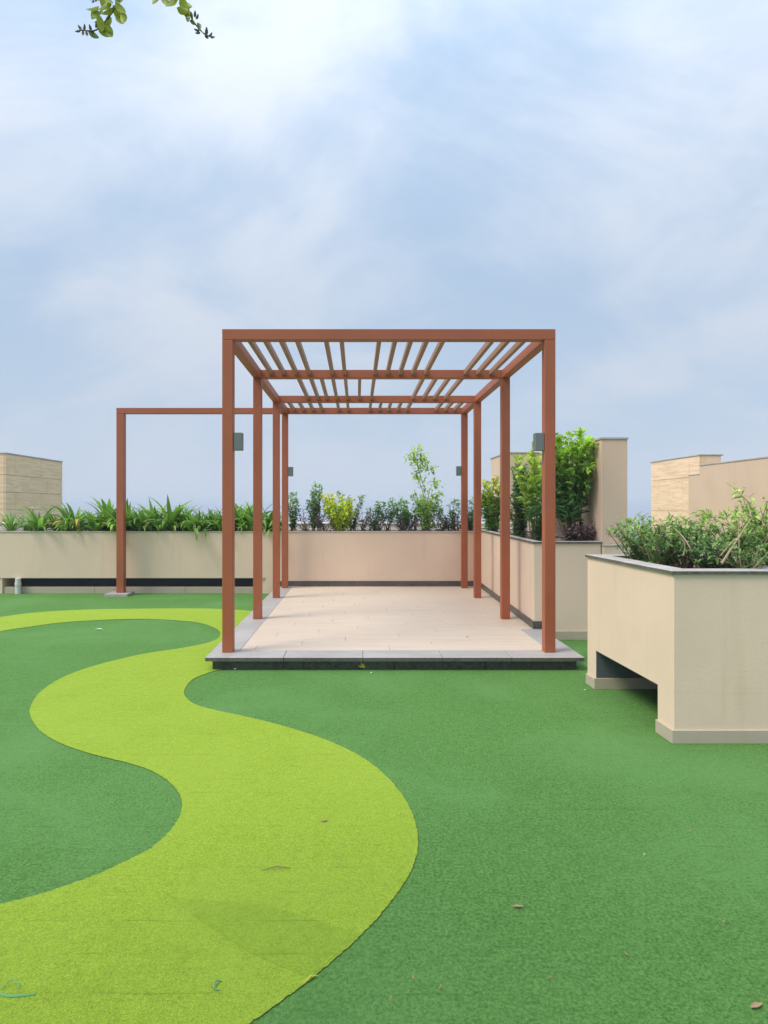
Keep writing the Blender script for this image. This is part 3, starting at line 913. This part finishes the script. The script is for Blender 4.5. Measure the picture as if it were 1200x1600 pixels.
# strap leaved clumps, each leaf its own piece
def strap_mesh(L, W, bend, twist):
    n = 8; vs_, fs = [], []
    x = z = 0.0; ang = R(88)
    for i in range(n + 1):
        u = i / n; w = W * (0.55 + 1.3 * u * (1 - u) + .2 * (1 - u)) * (1 - u ** 4) + .0008
        tw = twist * u
        cx, sx = math.cos(tw), math.sin(tw)
        nx, nz = -math.sin(ang), math.cos(ang)
        for s in (-1, 0, 1):
            off = s * w / 2; fold = abs(s) * w * .16
            vs_.append((x + nx * fold + nx * off * sx, off * cx, z + nz * fold + nz * off * sx))
        ang -= bend * (.35 + 1.3 * u) / n
        x += math.cos(ang) * L / n; z += math.sin(ang) * L / n
    for i in range(n):
        for k in range(2):
            a = i * 3 + k; fs.append((a, a + 1, a + 4, a + 3))
    me = bpy.data.meshes.new('leaf'); me.from_pydata(vs_, [], fs); me.materials.append(M['strap'])
    me.polygons.foreach_set('use_smooth', [True] * len(me.polygons))
    return me
STRAPS = [strap_mesh(L, W, b, tw) for L, W, b, tw in ((.42, .05, .5, .2), (.46, .06, 1.3, -.3), (.40, .058, 2.0, .4), (.36, .05, 2.5, -.5), (.50, .06, 1.2, .1), (.30, .055, 1.7, .6), (.44, .065, 2.8, .3), (.34, .055, .25, 0))]
M['strap_dry'] = leaf_mat('withered_strap_leaf', .3, .6, False, (.42, .34, .09))
DRY = []
for q in (3, 6):
    me_ = STRAPS[q].copy(); me_.materials[0] = M['strap_dry']; DRY.append(me_)
STRAPS_THIN = [strap_mesh(L, W, b, tw) for L, W, b, tw in ((.36, .020, .7, .3), (.40, .018, 1.4, -.4), (.30, .02, 2.1, .5), (.26, .018, 1.0, .2), (.42, .02, 1.9, .1))]


def lily(px, d, n, scale, label, thin=False, flower=0, group='strap leaved clumps in the back planter'):
    b = at(px, VY, d)
    t = empty('strap_leaf_plant', (b.x, d, SB - .01), label, 'plant', group)
    n = int(n * 1.55)
    for k in range(n):
        me = random.choice(STRAPS_THIN if thin else STRAPS)
        if random.random() < .05: me = random.choice(DRY)
        o = bpy.data.objects.new('leaf', me); COL.objects.link(o); o.parent = t
        a = random.uniform(0, 2 * math.pi); r = random.uniform(.0, .06)
        o.location = (math.cos(a) * r, math.sin(a) * r, random.uniform(-.01, .01))
        o.rotation_euler = (random.uniform(-.12, .12), R(random.uniform(-2, 58) * (k / n) ** .6), a + random.uniform(-.4, .4))
        s = scale * random.uniform(1.0, 1.6); o.scale = (s, s, s)
    for k in range(flower):
        mb = MB(); tip = Vector((b.x + random.uniform(-.08, .08), d - .1, SB + .38 + .06 * random.random()))
        mb.tube([(b.x, d, SB), ((b.x + tip.x) / 2 - .02, d - .04, SB + .25), tip], .004, 5)
        fs_ = place('flower_stalk', mb.mesh('flower_stalk', M['stem']), t)
        mb = MB()
        for q in range(9):
            mb.add(*leaf_geo(tip, Vector((math.cos(q * .7), math.sin(q * .7), .5 + .4 * (q % 2))), Vector((0, 0, 1)), .06, .014, .3))
        place('flower', mb.mesh('flower', M['petal']), fs_)
lab = 'clump of broad arching strap leaves crowded among others in the long back planter'
for px, n, s, d in ((150, 30, .86, 10.42), (170, 26, .90, 10.65), (196, 26, 1.0, 10.5), (222, 30, .95, 10.38), (243, 26, .92, 10.65), (268, 34, 1.08, 10.45), (292, 28, .95, 10.62), (312, 30, .92, 10.4), (334, 26, .85, 10.6), (356, 26, .82, 10.42), (376, 28, .86, 10.55), (398, 28, .85, 10.42), (420, 24, .8, 10.55)):
    lily(px, d, n, s * random.uniform(.82, 1.2), lab)
    lily(px + 11, 10.34 if d > 10.5 else 10.75, 20, s * .8, lab)
labt = 'clump of thin pale strap leaves in front of the broad stone clad block'
for px, n, s, d in ((18, 40, .85, 10.42), (44, 30, .75, 10.55), (88, 34, .9, 10.6), (122, 34, .85, 10.4), (102, 26, .85, 10.35)):
    lily(px, d, n, s, labt, True)
lily(62, 10.4, 26, .85, 'strap leaved clump with a single white flower before the stone clad block', flower=1, group=None)
lily(116, 10.5, 26, .95, 'strap leaved clump with a white flower beside one tall upright leaf', flower=1, group=None)
lily(-30, 10.5, 30, .7, labt, True)

# ------------------------------------------------------------------ tree whose twigs hang into view
def overhanging_tree():
    base = Vector((-2.55, .75, 0))
    t = empty('tree', base, 'tree whose leafy twigs hang down over the lawn', 'tree')
    tk, fo = MB(), MB()
    trunk = spline([base, base + Vector((.05, 0, 1.2)), base + Vector((.0, .05, 2.4)), base + Vector((.15, .1, 3.5)), base + Vector((.2, .15, 4.5))], 5)
    m = len(trunk); tk.tube(trunk, [.075 * (1 - .7 * i / (m - 1)) for i in range(m)], 10)
    limbs = []
    for k in range(9):
        s = trunk[int(m * (.55 + .4 * k / 9))]; a = 2.4 * k
        e = s + Vector((math.cos(a) * .9, math.sin(a) * .7 - .1, random.uniform(.2, .7)))
        limbs.append([s, s.lerp(e, .5) + Vector((0, 0, .12)), e])
    D = 2.0
    A0, B0 = at(190, -60, D), at(262, -70, D)
    lead = [trunk[int(m * .62)], Vector((-1.9, 1.3, 3.55)), Vector((-1.3, 1.75, 3.45)), A0.lerp(B0, .5) + Vector((0, 0, .12))]
    limbs.append(lead)
    for pth in limbs:
        sp = spline(pth, 5); q = len(sp); tk.tube(sp, [.022 * (1 - .75 * i / (q - 1)) for i in range(q)], 6)
    place('trunk', tk.mesh('trunk', M['bark'], True), t)
    # general crown
    for pth in limbs[:-1]:
        sp = spline(pth, 5)
        for q in range(150):
            p = sp[random.randrange(len(sp) // 3, len(sp))] + rv(.28 * random.random() ** .5)
            c = shade(cmix(DG, MG, random.random()), random.uniform(.8, 1.3))
            fo.add(*leaf_geo(p, rv() + Vector((0, 0, -.5)), rv(), .065, .04, .2), col=c)
    sp = spline(lead, 6)
    for q in range(60):
        p = sp[random.randrange(4, len(sp) - 3)] + Vector((0, -.05, .1)) + rv(.12)
        fo.add(*leaf_geo(p, rv(), rv(), .06, .04, .2), col=shade(MG, random.uniform(.8, 1.3)))
    place('crown', fo.mesh('crown', M['leaf']), t, 'stuff')
    # hanging twigs that show in the photograph: leaves are pieces of their own
    tw = MB()
    top = lead[-1]
    twigs = [[top, at(200, -35, D), at(178, 15, D), at(160, 38, D), at(147, 48, D), at(126, 47, D)],
             [top, at(240, -45, D), at(282, -8, D), at(300, 30, D), at(318, 52, D), at(328, 57, D)],
             [top, at(225, -40, D), at(196, -10, D), at(185, 5, D)], [top, at(150, -25, 2.02), at(146, 2, 2.0)]]
    for pth in twigs: tw.tube(spline(pth, 4), .0022, 5)
    twg = place('twig', tw.mesh('twig', M['bark']), t)
    lm = []
    for L, W, cc in ((.056, .027, (.30, .37, .03)), (.048, .023, (.34, .42, .04)), (.040, .015, (.17, .22, .04)), (.018, .008, (.09, .08, .05))):
        mb = MB(); n = 6
        vs_, fs = [], []
        for i in range(n + 1):
            u = i / n; w = W * (math.sin(math.pi * u ** .75) ** .8 if 0 < u < 1 else 0) + .0008; zz = -.25 * L * u * u
            vs_ += [(L * u, -w / 2, zz + w * .18), (L * u, 0, zz), (L * u, w / 2, zz + w * .18)]
        for i in range(n):
            for k in range(2): a = i * 3 + k; fs.append((a, a + 1, a + 4, a + 3))
        mb.add(vs_, fs, col=cc); lm.append(mb.mesh('leaf', M['leaf'], True))
    def lf(px, py, ax, ay, kind, roll=0.0, sc=1.0, dd=0.0):
        """leaf whose stalk is at (px,py) and whose tip points along the photo direction (ax,ay)"""
        o = bpy.data.objects.new('leaf', lm[kind]); COL.objects.link(o); o.parent = twg
        p = at(px, py, D + dd)
        xd = Vector((ax, random.uniform(-.35, .35), -ay)).normalized()
        yd = Vector((0, 1, 0)).cross(xd).normalized()
        if abs(roll) > 0: yd = Matrix.Rotation(roll, 3, xd) @ yd
        zd = xd.cross(yd)
        m4 = Matrix((xd, yd, zd)).transposed().to_4x4(); m4.translation = p
        o.matrix_local = m4 @ Matrix.Scale(sc, 4)
    for a in ((170, 22, -.3, 1, 0, .3), (164, 35, .5, 1.2, 0, -.2), (152, 42, 1, .5, 0, .3), (176, 8, 1, 1.4, 0, .4, 1.1), (183, 20, .5, 1.2, 1, -.3), (160, 12, -.6, .8, 1, .5), (152, 16, -.1, 1, 1, -.4), (172, 0, -.6, 1, 0, .2), (188, -8, .2, 1, 0, .5), (168, -5, .4, 1, 1, -.5),
              (138, 50, 1, .5, 2, .3), (156, 32, -.8, .2, 3), (150, 44, .1, -1, 3), (146, 47, -.3, .8, 3), (142, 48, -.2, -1, 3), (134, 49, .4, 1, 3), (131, 47, .2, -1, 3), (127, 46, -.6, -.8, 3), (126, 47, -.9, .3, 3), (129, 48, .1, 1, 3),
              (188, -5, .3, 1, 2, .4, .6), (146, 0, -.1, 1, 3, 0, 1.0), (144, -4, -.6, 1, 3), (149, -2, .4, 1, 3), (152, -4, .7, 1, 3), (147, -6, 0, 1, 3),
              (245, -12, -.2, 1, 0, .2, .8), (262, -15, .1, 1, 2, .8), (272, -5, -.3, 1, 0, .2, 1.1), (280, -8, .7, 1.4, 0, .7), (276, 12, 1, .5, 0, .3, .9), (287, 10, .5, 1, 1, .3), (290, 22, .5, 1, 2, .4), (296, 17, .4, 1, 2, .9, .9), (296, 32, .7, .5, 2, .8, .7),
              (304, 27, .2, -1, 3), (306, 30, .5, -1, 3), (308, 35, .4, 1, 2, .5, .7), (312, 48, -.9, -.1, 3), (313, 50, -.8, .4, 3), (310, 36, .3, .8, 2, .4, .8), (322, 55, .2, -1, 3, 0, 1.2), (326, 57, .6, -.8, 3), (328, 57, .9, .2, 3), (320, 54, .6, .7, 3)):
        lf(*a)
        if a[4] < 2:
            lf(a[0] + random.uniform(-9, 9), a[1] + random.uniform(-14, 2), a[2] + random.uniform(-.8, .8), a[3], a[4], random.uniform(-.7, .7), .9, random.uniform(-.03, .03))
overhanging_tree()

# ------------------------------------------------------------------ litter
def dry_leaf(px, py, L, rot, mat, label, name='dry_leaf', cat='leaf', z=.003, curl=.35):
    x, y = ground(px, py, z)
    vs_, fs = [], []; n = 7
    for i in range(n + 1):
        u = i / n; w = L * .36 * (math.sin(math.pi * min(.98, max(.03, u)) ** .9)) ; zz = curl * L * (u - .4) ** 2
        for s in (-1, -.4, .4, 1): vs_.append((L * (u - .5), s * w / 2, zz + abs(s) * w * .38 + .001))
    for i in range(n):
        for k in range(3): a = i * 4 + k; fs.append((a, a + 1, a + 5, a + 4))
    me = bpy.data.meshes.new(name); me.from_pydata(vs_, [], fs); me.materials.append(mat)
    o = bpy.data.objects.new(name, me); COL.objects.link(o); o.location = (x, y, z); o.rotation_euler = (random.uniform(-.15, .15), random.uniform(-.15, .15), R(rot))
    sd = o.modifiers.new('thickness', 'SOLIDIFY'); sd.thickness = .0008
    return tag(o, label, cat)


def strip(pxs, r, mat, label, name='plastic_strip', cat='scrap', z=.006):
    mb = MB(); pts = [ground(p[0], p[1], z) + (z + p[2] if len(p) > 2 else z,) for p in pxs]
    sp = spline(pts, 5); m = len(sp); mb.tube(sp, [r * (.6 + .4 * math.sin(math.pi * (i + .5) / m)) for i in range(m)], 5)
    o = place(name, mb.mesh(name, mat)); return tag(o, label, cat)


def thin_blade(px, py, L, rot, mat, label, name, cat):
    x, y = ground(px, py, .006); a = R(rot); d = Vector((math.cos(a), math.sin(a), 0))
    mb = MB(); c = Vector((x, y, .006)); mb.tube([c - d * L / 2, c + Vector((0, 0, .004)) + d.orthogonal() * .004, c + d * L / 2], [.0008, .0022, .0008], 5)
    return tag(place(name, mb.mesh(name, mat)), label, cat)


dry_leaf(1182, 1573, .042, 15, M['dry_leaf'], 'curled pale brown dry leaf lying on the dark turf well away from the lime strip')
dry_leaf(809, 1418, .040, 5, M['dry_leaf'], 'narrow brown dry leaf lying on the dark turf right of the lime bend')
dry_leaf(507, 1284, .035, 20, M['dry_leaf'], 'small tan dry leaf lying inside the lime strip')
dry_leaf(155, 984, .085, 10, M['white_scrap'], 'small white paper scrap on the dark turf oval', 'paper_scrap', 'scrap', curl=.1)
strip([(-12, 1548), (10, 1556), (30, 1556), (56, 1553)], .0035, M['green_scrap'], 'longer green plastic strip lying on the lime turf')
strip([(2, 1545), (14, 1538, .01), (24, 1538, .012), (31, 1546)], .0016, M['green_scrap'], 'thin looped green strand beside the longer plastic strip', 'plastic_strand')
strip([(346, 1533), (337, 1537, .008), (335, 1545, .003), (344, 1547)], .0028, M['green_scrap'], 'small curled green plastic scrap on the lime turf')
thin_blade(432, 1358, .11, 8, M['stem'], 'thin dark twig lying on the lime turf', 'twig', 'twig')
thin_blade(530, 1349, .03, -50, M['dry_leaf'], 'tiny pale straw lying on the lime turf near the twig', 'straw', 'straw')
thin_blade(486, 1530, .05, 35, M['yellow_scrap'], 'yellow blade lying at the edge of the lime turf', 'grass_blade', 'blade')
thin_blade(647, 1527, .02, -60, M['dry_leaf'], 'tiny pale straw lying on the dark turf beside the lime edge', 'straw', 'straw')
for px, py, a in ((720, 1120, 20), (640, 1105, -40), (760, 1215, 10), (905, 1255, 70), (1045, 1190, -20), (700, 1460, 30), (980, 1490, -60), (690, 1545, 15), (1130, 1440, 50), (860, 1530, -35), (610, 1560, 60), (1080, 1300, -15)):
    o = thin_blade(px, py, .018, a, M['dry_leaf'], 'tiny pale straw bit scattered alone on the dark turf', 'straw', 'straw')
    o['group'] = 'tiny straw bits scattered on the dark turf'
thin_blade(1008, 1337, .02, 30, M['yellow_scrap'], 'tiny yellow speck of leaf alone on the dark turf', 'leaf_scrap', 'leaf')
def yellow_leaf():
    mb = MB(); b = at(566, 1043, 5.42)
    for dx, dz, L in ((-.2, 1, .05), (.5, 1, .045), (-.9, .5, .04), (.9, .3, .035)):
        mb.add(*leaf_geo(b, Vector((dx, -.2, dz)), Vector((0, -1, 0)), L, .012, .2))
    tag(place('leaf_scrap', mb.mesh('leaf_scrap', M['yellow_scrap'])), 'yellow leaf scrap leaning on the dark platform riser', 'leaf')
yellow_leaf()
for px, py, s, l in ((367, 1044, .02, 'white paper crumb by the platform riser near the lime turf'), (580, 1050, .014, 'white paper crumb on the turf near the yellow leaf scrap'), (914, 1077, .012, 'white crumb on the turf at the foot of the tall planter')):
    x, y = ground(px, py, .01)
    bm = bmesh.new(); bmesh.ops.create_icosphere(bm, subdivisions=1, radius=s / 2)
    for v in bm.verts: v.co = Vector((v.co.x * 1.3 + x, v.co.y + y, v.co.z * .6 + .006)) + rv(s * .12)
    tag(place('paper_crumb', finish(bm, 'paper_crumb', M['white_scrap'])), l, 'scrap')
dry_leaf(730, 995, .03, 20, M['bark'], 'small dark dry leaf lying on the pale platform tiles', z=PLAT['z'] + .002)

# ------------------------------------------------------------------ haze
def haze():
    bm = bmesh.new(); bm_box(bm, -6500, 6500, -6500, 6500, -140, 6.5)
    m = bpy.data.materials.new('haze'); m.use_nodes = True; t = m.node_tree; t.nodes.clear()
    pv = N(t, 'ShaderNodeVolumePrincipled'); pv.inputs['Color'].default_value = (.80, .87, 1, 1); pv.inputs['Density'].default_value = .0016
    o = N(t, 'ShaderNodeOutputMaterial'); t.links.new(pv.outputs[0], o.inputs['Volume'])
    tag(place('haze', finish(bm, 'haze', m)), 'pale haze over the far land', 'haze', kind='stuff')
haze()
